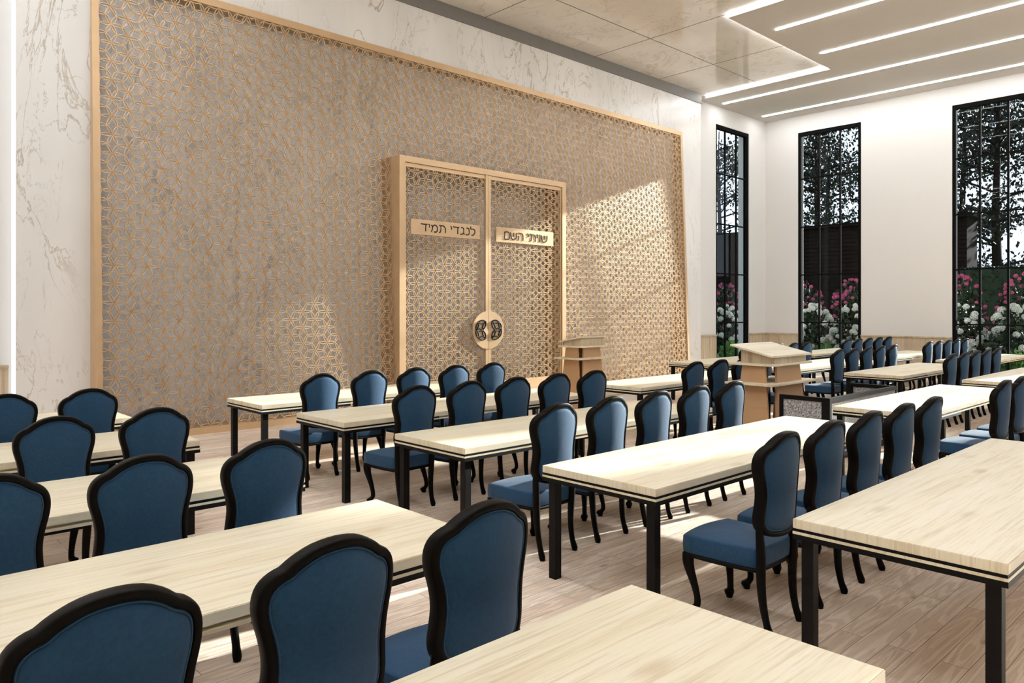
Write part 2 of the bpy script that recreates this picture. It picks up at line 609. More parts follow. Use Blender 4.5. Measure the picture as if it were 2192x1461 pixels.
# black framed windows: frame, three columns by five rows of panes
def window(name, a0, a1, axis, label):
    f = MB(); p = MB()
    def bx(q, u0, u1, z0, z1, d0, d1):
        if axis == 'y':
            q.box(XR + d0, XR + d1, u0, u1, z0, z1)
        else:
            q.box(u0, u1, WY + d0, WY + d1, z0, z1)
    top = WTOP if axis == 'y' else WTOP - 0.01
    e = 0.085
    bx(f, a0, a0 + e, 0, top, 0.02, 0.14); bx(f, a1 - e, a1, 0, top, 0.02, 0.14)
    bx(f, a0 + e, a1 - e, top - 0.10, top, 0.02, 0.14); bx(f, a0 + e, a1 - e, 0, 0.06, 0.02, 0.14)
    o = struct(f.build(name, M['matte']), label, 'window')
    g = MB()
    w = a1 - a0
    for t in (1 / 3, 2 / 3):
        bx(g, a0 + w * t - 0.024, a0 + w * t + 0.024, 0.06, top - 0.10, 0.062, 0.100)
    for z in (1.405, 2.80, 4.205, 5.62):
        bx(g, a0 + e, a1 - e, z - 0.018, z + 0.018, 0.065, 0.097)
    g.build('window_bars', M['matte'], o)
    bx(p, a0 + e, a1 - e, 0.06, top - 0.10, 0.078, 0.084)
    p.build('glass', M['glass'], o)
    return o
for k, (y0, y1) in enumerate(WINS[:2]):
    window('window_%d' % (k + 1), y0, y1, 'y',
           ['tall black window nearest the corner of the window wall', 'tall black window at the right edge of the window wall'][k])
window('window_3', NW[0], NW[1], 'x', 'narrow-looking tall black window beside the marble wall')
for k, (y0, y1) in enumerate(WINS[2:]):
    window('window_%d' % (k + 4), y0, y1, 'y', '%s tall black window of the window wall, counted from the corner' % ['third', 'fourth', 'fifth'][k])

# marble step in front of the ark
b = MB(); b.box(7.35, 12.6, 9.2, 10.84, 0, 0.125)
o = struct(b.build('platform', M['marble']), 'low white marble step before the gold doors', 'step')
b = MB(); b.box(7.33, 12.62, 9.18, 10.84, 0.125, 0.145)
b.build('step_top', M['panelwood'], o)

# garden ground outside
b = MB(); b.box(XR + T, 110, -60, 90, -0.25, -0.05); b.box(-5, XR + T, WY + T, 90, -0.25, -0.05)
struct(b.build('ground', M['lawn']))

# ------------------------------------------------------------------ lamps
def pill(b, x, y0, y1, z, w, h):
    """a flat round-ended bar hanging h below z"""
    pts = []
    r = w / 2
    for k in range(9):
        a = math.pi * k / 8
        pts.append((x + r * math.cos(a), y1 - r + r * math.sin(a)))
    for k in range(9):
        a = math.pi + math.pi * k / 8
        pts.append((x + r * math.cos(a), y0 + r + r * math.sin(a)))
    n = len(pts)
    b.add([(p[0], p[1], z - h) for p in pts] + [(p[0], p[1], z) for p in pts],
          [tuple(range(n))] + [tuple(range(n, 2 * n))[::-1]] + [(k, (k + 1) % n, n + (k + 1) % n, n + k) for k in range(n)])

SL = ['first ceiling light bar from the marble, short one by the soffit corner',
      'second ceiling light bar, starting beside the marble soffit edge',
      'third long ceiling light bar, reaching towards the marble wall',
      'long ceiling light bar closest to the window wall']
SL2 = ['unseen added light bar on the left soffit, innermost', 'unseen added light bar on the left soffit, second from marble',
       'unseen added light bar on the left soffit, third from marble', 'unseen added light bar on the left soffit by the wall']
for k, (x, y1) in enumerate(((14.30, 7.40), (16.34, 7.39), (18.40, 11.06), (20.46, 11.0))):
    b = MB(); pill(b, x, YB + 0.6, y1, ZS, 0.085, 0.012)
    tag(b.build('strip_light', M['lamp']), SL[k], 'ceiling light', 'bar lights on the right soffit')
    b = MB(); pill(b, 19.1 - x, -3.2, y1, ZS, 0.085, 0.012)  # mirrored bar out of view, added for light from the left
    tag(b.build('strip_light', M['lamp']), SL2[k], 'ceiling light', 'unseen bar lights added on the left soffit')
def cove(segs, label):
    b = MB()
    for s in segs:
        b.box(*s)
    tag(b.build('cove_light', M['cove']), label, 'cove light')
e = 0.012
cove([(X1 - e, X1, YB, YS + e, ZS + 0.042, ZM - 0.004), (X1, X2 - e, YS, YS + e, ZS + 0.042, ZM - 0.004),
      (X2 - e, X2, YS, PY - 0.04, ZS + 0.042, ZM - 0.004)], 'glowing cove light along the stepped edge of right soffit')
cove([(19.1 - X1, 19.1 - X1 + e, YB, YS + e, ZS + 0.042, ZM - 0.004), (19.1 - X2 + e, 19.1 - X1, YS, YS + e, ZS + 0.042, ZM - 0.004),
      (19.1 - X2, 19.1 - X2 + e, YS, PY - 0.04, ZS + 0.042, ZM - 0.004)], 'glowing cove light along the edge of left soffit')
b = MB(); b.box(1.874, 1.894, PY + 0.015, WY - 0.005, 0.0, 7.30)
tag(b.build('led_strip', M['led']), 'bright vertical light strip at left edge of the marble wall', 'light strip')
b = MB(); b.box(17.41, 17.43, PY + 0.015, WY - 0.03, 0.0, 7.30)
tag(b.build('led_strip', M['led']), 'slim vertical light strip at right edge of the marble wall', 'light strip')

# ------------------------------------------------------------------ gold screen
def lean(z):
    return 10.86 + 0.04 * z

def lattice(name, region, x0, z0, cx, cz, yfun, parent, holes=(), w=0.0105, dep=0.020, m=None):
    """rings of one radius centred on a honeycomb, so that six petals meet at every free lattice point.
    x0, z0: one flower centre; cx: column pitch; cz: pitch within a column; region/holes: (xa, xb, za, zb)"""
    ua, ub, va, vb = region
    # units: cz = sqrt(3) a ; cx = 1.5 a  (x may be stretched a little)
    a = cz / math.sqrt(3)
    sx = cx / (1.5 * a)
    V, F = [], []
    N = 30
    cs = [(math.cos(2 * math.pi * k / N), math.sin(2 * math.pi * k / N)) for k in range(N)]
    i0 = int((ua - x0) / cx) - 3
    i1 = int((ub - x0) / cx) + 3
    j0 = int((va - z0) / cz) - 3
    j1 = int((vb - z0) / cz) + 3
    def ins(u, v):
        if not (ua <= u <= ub and va <= v <= vb):
            return False
        for h in holes:
            if h[0] < u < h[1] and h[2] < v < h[3]:
                return False
        return True
    for i in range(i0, i1):
        for j in range(j0, j1):
            fx = x0 + i * cx
            fz = z0 + (j + (0.5 if i % 2 else 0.0)) * cz
            for dx in (1.0, -1.0):                      # the two honeycomb points right and left of the flower
                ccx, ccz = fx + dx * a * sx, fz
                if ccx < ua - a * sx - 0.05 or ccx > ub + a * sx + 0.05 or ccz < va - a - 0.05 or ccz > vb + a + 0.05:
                    continue
                ok = [ins(ccx + c * a * sx, ccz + s * a) for c, s in cs]
                idx = {}
                for k in range(N):
                    k2 = (k + 1) % N
                    if not (ok[k] and ok[k2]):
                        continue
                    for q in (k, k2):
                        if q not in idx:
                            idx[q] = len(V)
                            c, s = cs[q]
                            for rr in (a - w / 2, a + w / 2):
                                u, v = ccx + c * rr * sx, ccz + s * rr
                                yy = yfun(v)
                                V.append((u, yy, v)); V.append((u, yy + dep, v))
                    p, q = idx[k], idx[k2]              # in-front, in-back, out-front, out-back
                    F.append((p, q, q + 2, p + 2))
                    F.append((p + 1, p + 3, q + 3, q + 1))
                    F.append((p + 2, q + 2, q + 3, p + 3))
                    F.append((p, p + 1, q + 1, q))
    me = bpy.data.meshes.new(name)
    me.from_pydata(V, [], F)
    me.update()
    return link(name, me, m or M['gold'], parent)

screen = thing('lattice_screen', 'huge gold lattice screen covering the marble wall', 'screen', (9.6, 10.86, 0))
def at_screen(o):
    o.location = o.location - Vector(screen.location)
    return o
def board(name, x0, x1, z0, z1, parent):
    b = MB()
    f = lambda z: lean(z) - 0.012
    b.hexa([(x0, f(z0), z0), (x1, f(z0), z0), (x1, WY, z0), (x0, WY, z0),
            (x0, f(z1), z1), (x1, f(z1), z1), (x1, WY, z1), (x0, WY, z1)])
    return at_screen(b.build(name, M['gold'], parent))
board('side_board', FX0, 2.82, 0, FZ, screen)
board('side_board', 16.41, FX1, 0, FZ, screen)
board('top_board', 2.82, 16.41, 6.28, FZ, screen)
o = MB()
board('base_board', 2.82, 7.435, 0, 0.10, screen)
board('base_board', 11.674, 16.41, 0, 0.10, screen)
at_screen(lattice('lattice', (2.815, 16.415, 0.09, 6.29), 2.972, 2.633, 0.2107, 0.251, lean, screen,
                  holes=((7.425, 11.684, -1, 4.48),)))

# ------------------------------------------------------------------ ark doors in the screen
AX0, AX1, AZ0, AZ1, AY = 7.435, 11.674, 0.145, 4.47, 10.75
ark = thing('ark_cabinet', 'gold double-door ark with lattice doors, set into the gold screen', 'ark', (9.55, 10.75, 0.145))
def at_ark(o):
    o.location = o.location - Vector(ark.location)
    return o
b = MB()
for x0, x1, z0, z1 in ((AX0, AX0 + 0.113, AZ0, AZ1), (AX1 - 0.113, AX1, AZ0, AZ1),
                       (AX0 + 0.113, AX1 - 0.113, AZ1 - 0.108, AZ1), (AX0 + 0.113, AX1 - 0.113, AZ0, AZ0 + 0.10)):
    b.box(x0, x1, AY, WY, z0, z1)
at_ark(b.build('door_frame', M['gold'], ark))

# letter strokes, height 1, x to the right
GLYPH = {
    'dalet': (0.78, [[(0, 0.97), (0.35, 0.93), (0.78, 0.94)], [(0.64, 0.94), (0.60, 0.5), (0.60, 0)]]),
    'yod': (0.20, [[(0.02, 1.0), (0.14, 0.86), (0.12, 0.55)]]),
    'mem': (0.80, [[(0.0, 0.0), (0.14, 0.45), (0.10, 0.80), (0.0, 0.95)], [(0.13, 0.60), (0.34, 0.92), (0.60, 0.90), (0.76, 0.60), (0.72, 0.16), (0.56, 0.02), (0.34, 0.03)]]),
    'tav': (0.86, [[(0.02, 0.96), (0.22, 0.90), (0.24, 0.35), (0.16, 0.06), (0.0, 0.03)], [(0.20, 0.93), (0.55, 0.93), (0.78, 0.70), (0.84, 0.35), (0.80, 0.0)]]),
    'gimel': (0.56, [[(0.10, 0.96), (0.38, 0.90), (0.46, 0.62), (0.44, 0.34), (0.54, 0.0)], [(0.45, 0.30), (0.25, 0.06), (0.0, 0.04)]]),
    'nun': (0.50, [[(0.12, 0.96), (0.40, 0.90), (0.48, 0.55), (0.44, 0.12), (0.22, 0.02), (0.0, 0.05)]]),
    'lamed': (0.62, [[(0.06, 1.22), (0.02, 0.88), (0.30, 0.90), (0.55, 0.78), (0.60, 0.42), (0.40, 0.08), (0.14, 0.0)]]),
    'mem_final': (0.74, [[(0.06, 0.94), (0.40, 0.97), (0.66, 0.90), (0.72, 0.55), (0.68, 0.08), (0.38, 0.0), (0.06, 0.05), (0.08, 0.50), (0.06, 0.94)]]),
    'shin': (0.88, [[(0.0, 0.97), (0.04, 0.45), (0.24, 0.08), (0.48, 0.02), (0.76, 0.22), (0.86, 0.60), (0.84, 0.97)], [(0.42, 0.95), (0.44, 0.70), (0.40, 0.42)]]),
    'he': (0.76, [[(0.0, 0.96), (0.35, 0.94), (0.66, 0.84), (0.74, 0.50), (0.72, 0.0)], [(0.14, 0.62), (0.12, 0.30), (0.10, 0.0)]]),
    'vav': (0.20, [[(0.02, 0.98), (0.14, 0.88), (0.13, 0.45), (0.12, 0.0)]]),
    ' ': (0.30, []),
}
def lettering(seq, x0, x1, z0, hei, y, parent):
    gap = 0.16
    tot = sum(GLYPH[g][0] + gap for g in seq) - gap
    k = (x1 - x0) / tot
    x = x0
    for g in seq:
        wd, strokes = GLYPH[g]
        if strokes:
            b = MB()
            for st in strokes:
                pts = spline(st, 5, False)
                b.tube([(x + p[0] * k, y, z0 + p[1] * hei) for p in pts], 0.0115, 6)
            b.build('letter', M['ink'], parent)
        x += (wd + gap) * k

def half_disc(b, cx, cz, rx, rz, side, y0, y1, gap):
    pts = []
    for k in range(33):
        a = math.pi / 2 + math.pi * k / 32 if side < 0 else -math.pi / 2 + math.pi * k / 32
        pts.append((cx + rx * math.cos(a) + side * gap, cz + rz * math.sin(a)))
    n = len(pts)
    b.add([(p[0], y0, p[1]) for p in pts] + [(p[0], y1, p[1]) for p in pts],
          [tuple(range(n)), tuple(range(n, 2 * n))[::-1]] + [(k, (k + 1) % n, n + (k + 1) % n, n + k) for k in range(n)])

def lens_tubes(b, p, q, bulge, y, r):
    p, q = Vector(p), Vector(q)
    d = q - p
    nrm = Vector((-d.y, d.x))
    for s in (1, -1):
        pts = []
        for k in range(9):
            t = k / 8
            o = nrm * (s * bulge * 4 * t * (1 - t))
            pts.append((p.x + d.x * t + o.x, y, p.y + d.y * t + o.y))
        b.tube(pts, r, 6)

DZ0, DZ1 = AZ0 + 0.10, AZ1 - 0.112
for side, x0, x1 in ((-1, AX0 + 0.117, 9.487), (1, 9.493, AX1 - 0.117)):
    door = MB()
    wst = 0.062
    oi, oo = (x1 - wst, x1) if side < 0 else (x0, x0 + wst)     # meeting stile
    hi, ho = (x0, x0 + 0.04) if side < 0 else (x1 - 0.04, x1)   # hinge stile
    door.box(oi, oo, AY + 0.012, AY + 0.06, DZ0, DZ1)
    door.box(hi, ho, AY + 0.03, AY + 0.07, DZ0, DZ1)
    xi0, xi1 = (ho, oi) if side < 0 else (oo, hi)
    door.box(xi0, xi1, AY + 0.03, AY + 0.07, DZ1 - 0.07, DZ1)
    door.box(xi0, xi1, AY + 0.03, AY + 0.07, DZ0, DZ0 + 0.16)
    d = at_ark(door.build('door', M['gold'], ark))
    d['label'] = 'left lattice door' if side < 0 else 'right lattice door'
    off = lambda o: setattr(o, 'location', o.location)
    lattice('lattice', (xi0 - 0.01, xi1 + 0.01, DZ0 + 0.15, DZ1 - 0.05), 7.822 if side < 0 else 9.757,
            1.747 if side < 0 else 1.873, 0.2105, 0.248, lambda z: AY + 0.042, d)
    pl = MB()
    if side < 0:
        pl.box(7.687, 9.281, AY + 0.018, AY + 0.034, 3.113, 3.385)
    else:
        pl.box(9.699, 11.305, AY + 0.018, AY + 0.034, 3.10, 3.393)
    pl.build('name_plate', M['gold'], d, bevel=0.003)
    if side < 0:
        lettering(['dalet', 'yod', 'mem', 'tav', ' ', 'yod', 'dalet', 'gimel', 'nun', 'lamed'], 7.90, 9.16, 3.18, 0.135, AY + 0.018, d)
    else:
        lettering(['mem_final', 'shin', 'he', ' ', 'yod', 'tav', 'yod', 'vav', 'shin'], 9.91, 11.12, 3.165, 0.150, AY + 0.018, d)
    hp = MB()
    half_disc(hp, 9.49, 1.396, 0.395, 0.365, side, AY + 0.002, AY + 0.014, 0.004)
    hp.build('handle_plate', M['gold'], d)
    h = MB()
    s = side
    def P(u, v):      # handle points, mirrored for the right-hand leaf
        return (9.49 + s * u, 1.396 + v)
    A, B2 = P(0.262, 0.150), P(0.075, 0.158)
    C, D = P(0.262, -0.150), P(0.075, -0.158)
    Mo, Mi = P(0.320, 0.0), P(0.165, 0.0)
    for p, q in ((A, B2), (C, D), (Mo, Mi), (A, Mo), (Mo, C), (B2, Mi), (Mi, D)):
        lens_tubes(h, p, q, 0.17, AY - 0.006, 0.012)
    h.build('handle', M['black'], d, smooth=True)
    for ch in d.children:
        pass

# ------------------------------------------------------------------ tables
def make_table(label):
    t = thing('study_table', label, 'table', (0, 0, 0), 0, 'long tables in rows across the hall')
    L, D, h = 3.40, 0.92, 0.75
    b = MB(); b.box(0, L, -D, 0, h - 0.046, h)
    b.build('tabletop', M['table'], t, bevel=0.003)
    b = MB(); b.box(0.0, L, -D, 0.0, h - 0.074, h - 0.061)
    b.build('under_top', M['table'], t)
    b = MB(); b.box(0.03, L - 0.03, -D + 0.03, -0.03, h - 0.061, h - 0.046)
    b.build('spacer', M['table'], t)
    rl = 1.10
    for s in (0, 1):
        b = MB()
        for z0, z1, i in ((h - 0.061, h - 0.046, 0.003), (h - 0.100, h - 0.074, 0.0)):
            xa, xb = (i, rl) if s == 0 else (L - rl, L - i)
            ea, eb = (i, 0.06) if s == 0 else (L - 0.06, L - i)
            b.box(xa, xb, -D + i, -D + 0.06, z0, z1)
            b.box(xa, xb, -0.06, -i, z0, z1)
            b.box(ea, eb, -D + 0.06, -0.06, z0, z1)
        b.build('end_rail', M['black'], t)
        for y in (-0.091, -D + 0.031):
            b = MB()
            x = 0.03 if s == 0 else L - 0.09
            b.box(x, x + 0.06, y, y + 0.06, 0, h - 0.100)
            b.build('leg', M['black'], t, bevel=0.002, seg=1)
    return t

COLX = [-1.13, 3.568, 8.03, 12.42, 16.86]
ROWY = [8.674, 6.966, 5.233, 3.501, 1.756]
ORD = ['first', 'second', 'third', 'fourth', 'fifth']
TABLES = {0: [0, 1, 2, 3, 4], 1: [0, 1, 2, 3, 4], 2: [1, 3], 3: [0, 1, 2, 3], 4: [0, 1, 2]}
COLNAME = ['leftmost column', 'second column from left', 'column behind the big lectern', 'column right of big lectern', 'column along the window wall']
tproto = None
def table_label(c, r):
    return {
        (0, 0): 'pale wood table in the left corner, closest to the gold screen',
        (0, 4): 'pale wood table at the bottom edge with no chair before it',
        (1, 0): 'pale wood table standing directly before the gold doors',
        (1, 4): 'big pale wood table with black legs at the right edge',
        (2, 1): 'pale wood table between the small lectern and the big lectern',
        (2, 3): 'pale wood table just in front of the grey felt barrier',
    }.get((c, r), 'pale wood table in row %s from the gold screen, %s' % (['one', 'two', 'three', 'four', 'five'][r], COLNAME[c]))
for c, rows in TABLES.items():
    for r in rows:
        loc = (COLX[c], ROWY[r], 0)
        if tproto is None:
            tproto = make_table(table_label(c, r))
            tproto.location = loc
        else:
            dup(tproto, loc, 0, table_label(c, r))

# ------------------------------------------------------------------ chairs
def back_y(x, z):
    """middle surface of the curved, slightly raked chair back"""
    return -0.252 - 0.070 * (z - 0.5) + 1.15 * x * x

PANEL = [(0, 1.076), (0.06, 1.068), (0.108, 1.044), (0.140, 1.018), (0.166, 1.004), (0.186, 0.982), (0.194, 0.948),
         (0.190, 0.905), (0.177, 0.855), (0.167, 0.805), (0.163, 0.755), (0.166, 0.70), (0.170, 0.65), (0.164, 0.610),
         (0.140, 0.585), (0.10, 0.573), (0.05, 0.567), (0, 0.565)]
PANEL = PANEL + [(-x, z) for x, z in PANEL[-2:0:-1]]
OUT = spline(PANEL, 3)

def offset(pts, d):
    n = len(pts)
    res = []
    for i in range(n):
        a, b_ = pts[i - 1], pts[(i + 1) % n]
        tx, tz = b_[0] - a[0], b_[1] - a[1]
        l = math.hypot(tx, tz) or 1
        res.append((pts[i][0] - tz / l * d, pts[i][1] + tx / l * d))   # outline runs clockwise
    return res

OUT = offset(OUT, 0.010)

def make_chair(label):
    t = thing('dining_chair', label, 'chair', (0, 0, 0), 0, 'blue chairs in rows at the long tables')
    # upholstered back: rings shrinking to the centre on both faces
    b = MB()
    cz = 0.82
    def ring(k, dy):
        return [(x * k, back_y(x * k, cz + (z - cz) * k) + dy, cz + (z - cz) * k) for x, z in OUT]
    rings = [ring(0.06, -0.030), ring(0.3, -0.029), ring(0.6, -0.027), ring(0.85, -0.023), ring(1.0, -0.016),
             ring(1.0, 0.020), ring(0.85, 0.034), ring(0.6, 0.044), ring(0.3, 0.048), ring(0.06, 0.049)]
    base, n = b.loop(rings)
    b.f.append(tuple(base + k for k in range(n))[::-1])
    b.f.append(tuple(base + 9 * n + k for k in range(n)))
    bk = b.build('backrest', M['blue'], t, smooth=True)
    b = MB()
    pts = [(x, back_y(x, z) - 0.019, z) for x, z in offset(OUT, -0.007)]
    b.tube(pts + [pts[0], pts[1]], 0.0032, 5, cap=False)
    b.build('piping', M['piping'], bk, smooth=True)
    # black carved frame round the back
    b = MB()
    def fr(d, dy):
        return [(x, back_y(x, z) + dy, z) for x, z in offset(OUT, d)]
    rings = [fr(-0.002, -0.016), fr(0.000, -0.024), fr(0.003, -0.027), fr(0.012, -0.028), fr(0.0205, -0.027), fr(0.0245, -0.024), fr(0.0265, -0.018),
             fr(0.0275, 0.0), fr(0.0265, 0.022), fr(0.0235, 0.029), fr(0.018, 0.032), fr(0.003, 0.032), fr(-0.001, 0.028), fr(-0.002, 0.020)]
    b.loop(rings + [rings[0]])
    b.build('back_frame', M['blackwood'], t, smooth=True)
    # seat cushion: bowed front, narrower at the back
    b = MB()
    outline = []
    def seat_outline(g):
        pts = []
        for k in range(9):                       # front edge, left to right, bowed forward
            u = -1 + 2 * k / 8
            pts.append(((0.238 + g) * u, 0.225 + g + 0.035 * (1 - u * u)))
        for k in range(1, 8):                    # right side
            tt = k / 8
            pts.append((0.238 + g - 0.043 * tt + 0.010 * math.sin(math.pi * tt), 0.225 + g - (0.435 + 2 * g) * tt))
        for k in range(9):                       # rear edge
            u = 1 - 2 * k / 8
            pts.append(((0.195 + g) * u, -0.21 - g - 0.010 * (1 - u * u)))
        for k in range(1, 8):
            tt = 1 - k / 8
            pts.append((-(0.238 + g - 0.043 * tt + 0.010 * math.sin(math.pi * tt)), 0.225 + g - (0.435 + 2 * g) * tt))
        return pts
    def sag(x, y):
        e_ = max(0.0, 1 - (x / 0.24) ** 4) * 0.5 + max(0.0, 1 - (y / 0.25) ** 4) * 0.5
        return -0.010 * e_
    def lvl(g, z, k=1.0, crown=0.0, low=False):
        return [(x * k, y * k, z + crown * (1 - k) + (sag(x, y) if low else 0)) for x, y in seat_outline(g)]
    rings = [lvl(-0.01, 0.374, 1, 0, True), lvl(0.003, 0.376, 1, 0, True), lvl(0.005, 0.382, 1, 0, True), lvl(0.008, 0.42), lvl(0.006, 0.466), lvl(0.004, 0.472), lvl(-0.003, 0.4765),
             lvl(-0.008, 0.478), lvl(-0.008, 0.483, 0.75), lvl(-0.008, 0.489, 0.4), lvl(-0.008, 0.491, 0.08)]
    base, n = b.loop(rings)
    b.f.append(tuple(base + k for k in range(n))[::-1])
    b.f.append(tuple(base + (len(rings) - 1) * n + k for k in range(n)))
    b.build('seat', M['blue'], t, smooth=True)
    b = MB()
    rings = [lvl(-0.05, 0.350, 1, 0, True), lvl(0.004, 0.352, 1, 0, True), lvl(0.009, 0.358, 1, 0, True), lvl(0.009, 0.372, 1, 0, True), lvl(-0.05, 0.376, 1, 0, True)]
    base, n = b.loop(rings)
    b.f.append(tuple(base + k for k in range(n))[::-1])
    b.f.append(tuple(base + 4 * n + k for k in range(n)))
    b.build('seat_rail', M['blackwood'], t, smooth=True)
    # cabriole front legs and swept rear legs that carry the back
    for sx in (-1, 1):
        b = MB()
        dx, dy = sx * 0.707, 0.707
        prof = [(-0.012, 0.376, 0.024), (0.002, 0.370, 0.032), (0.010, 0.345, 0.035), (0.009, 0.305, 0.033), (-0.003, 0.255, 0.029),
                (-0.020, 0.20, 0.0245), (-0.035, 0.145, 0.021), (-0.044, 0.095, 0.0195), (-0.042, 0.062, 0.0205), (-0.030, 0.050, 0.027),
                (-0.018, 0.040, 0.031), (-0.014, 0.026, 0.029), (-0.018, 0.012, 0.022), (-0.020, 0.0, 0.019)]
        pr = spline(prof, 3, False)
        b.leg([(sx * 0.214 + dx * o_, 0.205 + dy * o_, z, r_) for o_, z, r_ in pr])
        b.build('leg', M['blackwood'], t, smooth=True)
        b = MB()
        prof = [(0.186, back_y(0.19, 0.63) + 0.002, 0.63, 0.010), (0.188, back_y(0.19, 0.58) - 0.004, 0.58, 0.020), (0.189, -0.226, 0.52, 0.0245),
                (0.188, -0.230, 0.44, 0.0265), (0.185, -0.228, 0.36, 0.0265), (0.179, -0.228, 0.26, 0.0245), (0.173, -0.236, 0.16, 0.022),
                (0.170, -0.252, 0.08, 0.0205), (0.171, -0.264, 0.045, 0.023), (0.172, -0.272, 0.022, 0.0235), (0.172, -0.274, 0.0, 0.018)]
        pr = spline(prof, 3, False)
        b.leg([(sx * x, y, z, r_) for x, y, z, r_ in pr])
        b.build('leg', M['blackwood'], t, smooth=True)
    return t

# which chairs of each row stand in view (numbered 0-4 from the left end of their table)
CHAIRS = {(0, 0): [3, 4], (0, 1): [3, 4], (0, 2): [2, 3, 4], (0, 3): [2, 3, 4],
          (1, 0): [0, 1, 2, 3, 4], (1, 1): [0, 1, 2, 3, 4], (1, 2): [0, 1, 2, 3, 4], (1, 3): [0, 1, 2, 3, 4],
          (2, 1): [0, 1, 2, 3, 4], (2, 3): [0, 1, 2],
          (3, 0): [0, 1, 2, 3, 4], (3, 1): [0, 1, 2, 3, 4], (3, 2): [0, 1, 2, 3, 4],
          (4, 0): [0, 1, 2, 3, 4], (4, 1): [0, 1, 2, 3, 4]}
ROWTXT = ['row one from gold screen', 'row two from gold screen', 'row three from gold screen', 'row four from gold screen']
cproto = None
for (c, r), ks in CHAIRS.items():
    for i, k in enumerate(ks):
        if c == 1:
            where = ['at the table directly before the gold doors', 'at the second table from the gold doors',
                     'at the third table from the gold doors', 'at the fourth table from the gold doors'][r]
            lab = '%s blue chair from the left %s' % (ORD[i], where)
        elif (c, r) == (2, 1):
            lab = '%s blue chair from the left in the row behind big lectern' % ORD[i]
        elif (c, r) == (2, 3):
            lab = '%s blue chair from the left at the table before felt barrier' % ORD[i]
        else:
            lab = '%s blue chair from left, %s, %s' % (ORD[i], ROWTXT[r], COLNAME[c])
        x = COLX[c] + 0.41 + 0.61 * k + (0.04 if c == 0 else 0)
        loc = (x, ROWY[r] - 1.225, 0)
        if cproto is None:
            cproto = make_chair(lab)
            cproto.location = loc
        else:
            dup(cproto, loc, 0, lab)

# ------------------------------------------------------------------ lecterns
def lectern(label, x0, x1, y0, y1, zn, zf, zu, zm):
    """reading desk sloping from zn (near edge, y0) to zf (far edge, y1); shelf heights zu, zm"""
    cx, cy = (x0 + x1) / 2, (y0 + y1) / 2
    t = thing('lectern', label, 'lectern', (cx, cy, 0))
    def fin(b, name, m, **kw):
        b.v = [(v[0] - cx, v[1] - cy, v[2]) for v in b.v]
        return b.build(name, m, t, **kw)
    th = 0.022
    b = MB()
    b.hexa([(x0, y0, zn - th), (x1, y0, zn - th), (x1, y1, zf - th), (x0, y1, zf - th),
            (x0, y0, zn), (x1, y0, zn), (x1, y1, zf), (x0, y1, zf)])
    fin(b, 'desk_top', M['table'])
    i = 0.10 if x1 - x0 > 0.9 else 0.055
    sl = (zf - zn) / (y1 - y0)
    za, zb = zn + sl * 0.03 - th, zf - sl * i - th
    b = MB()
    X0, X1_, Y0, Y1 = x0 + i, x1 - i, y0 + 0.03, y1 - i
    b.hexa([(X0, Y0, zu), (X1_, Y0, zu), (X1_, Y1, zu), (X0, Y1, zu),
            (X0, Y0, za), (X1_, Y0, za), (X1_, Y1, zb), (X0, Y1, zb)])
    fin(b, 'desk_box', M['panelwood'])
    b = MB(); b.box(x0 - 0.0, x1 + 0.0, y0 - 0.01, y1 + 0.01, zu - 0.028, zu)
    fin(b, 'upper_shelf', M['table'], bevel=0.003)
    b = MB(); b.box(x0 - 0.09, x1 + 0.09, y0 - 0.05, y1 + 0.03, zm - 0.028, zm)
    fin(b, 'middle_shelf', M['table'], bevel=0.003)
    # four tapering panels, one to a side, open at the corners
    top = zu - 0.028
    for zlo, zhi in ((zm, top), (0.0, zm - 0.028)):
        def g(z):      # flare towards the floor
            return 0.10 * (top - z)
        for s in (-1, 1):
            b = MB()
            p = []
            for z in (zlo, zhi):
                hx = (x1 - x0) * 0.29 + g(z)
                yb = (y0 + 0.07 - g(z) * 0.6) if s < 0 else (y1 - 0.07 + g(z) * 0.6)
                p += [(cx - hx, yb - 0.015, z), (cx + hx, yb - 0.015, z), (cx + hx, yb + 0.015, z), (cx - hx, yb + 0.015, z)]
            b.hexa(p)
            fin(b, 'panel', M['bronze'])
            b = MB()
            p = []
            for z in (zlo, zhi):
                hy = (y1 - y0) * 0.27 + g(z)
                xb = (x0 + 0.08 - g(z) * 0.6) if s < 0 else (x1 - 0.08 + g(z) * 0.6)
                p += [(xb - 0.015, cy - hy, z), (xb + 0.015, cy - hy, z), (xb + 0.015, cy + hy, z), (xb - 0.015, cy + hy, z)]
            b.hexa(p)
            fin(b, 'panel', M['bronze'])
    return t
lectern('big lectern with pale sloping top and tan panels beside the felt barrier', 8.81, 9.89, 4.60, 5.19, 1.20, 1.335, 1.095, 0.85)
lectern('small lectern with tan panels standing before the gold doors', 9.70, 10.43, 8.60, 9.12, 1.318, 1.225, 1.15, 0.943)

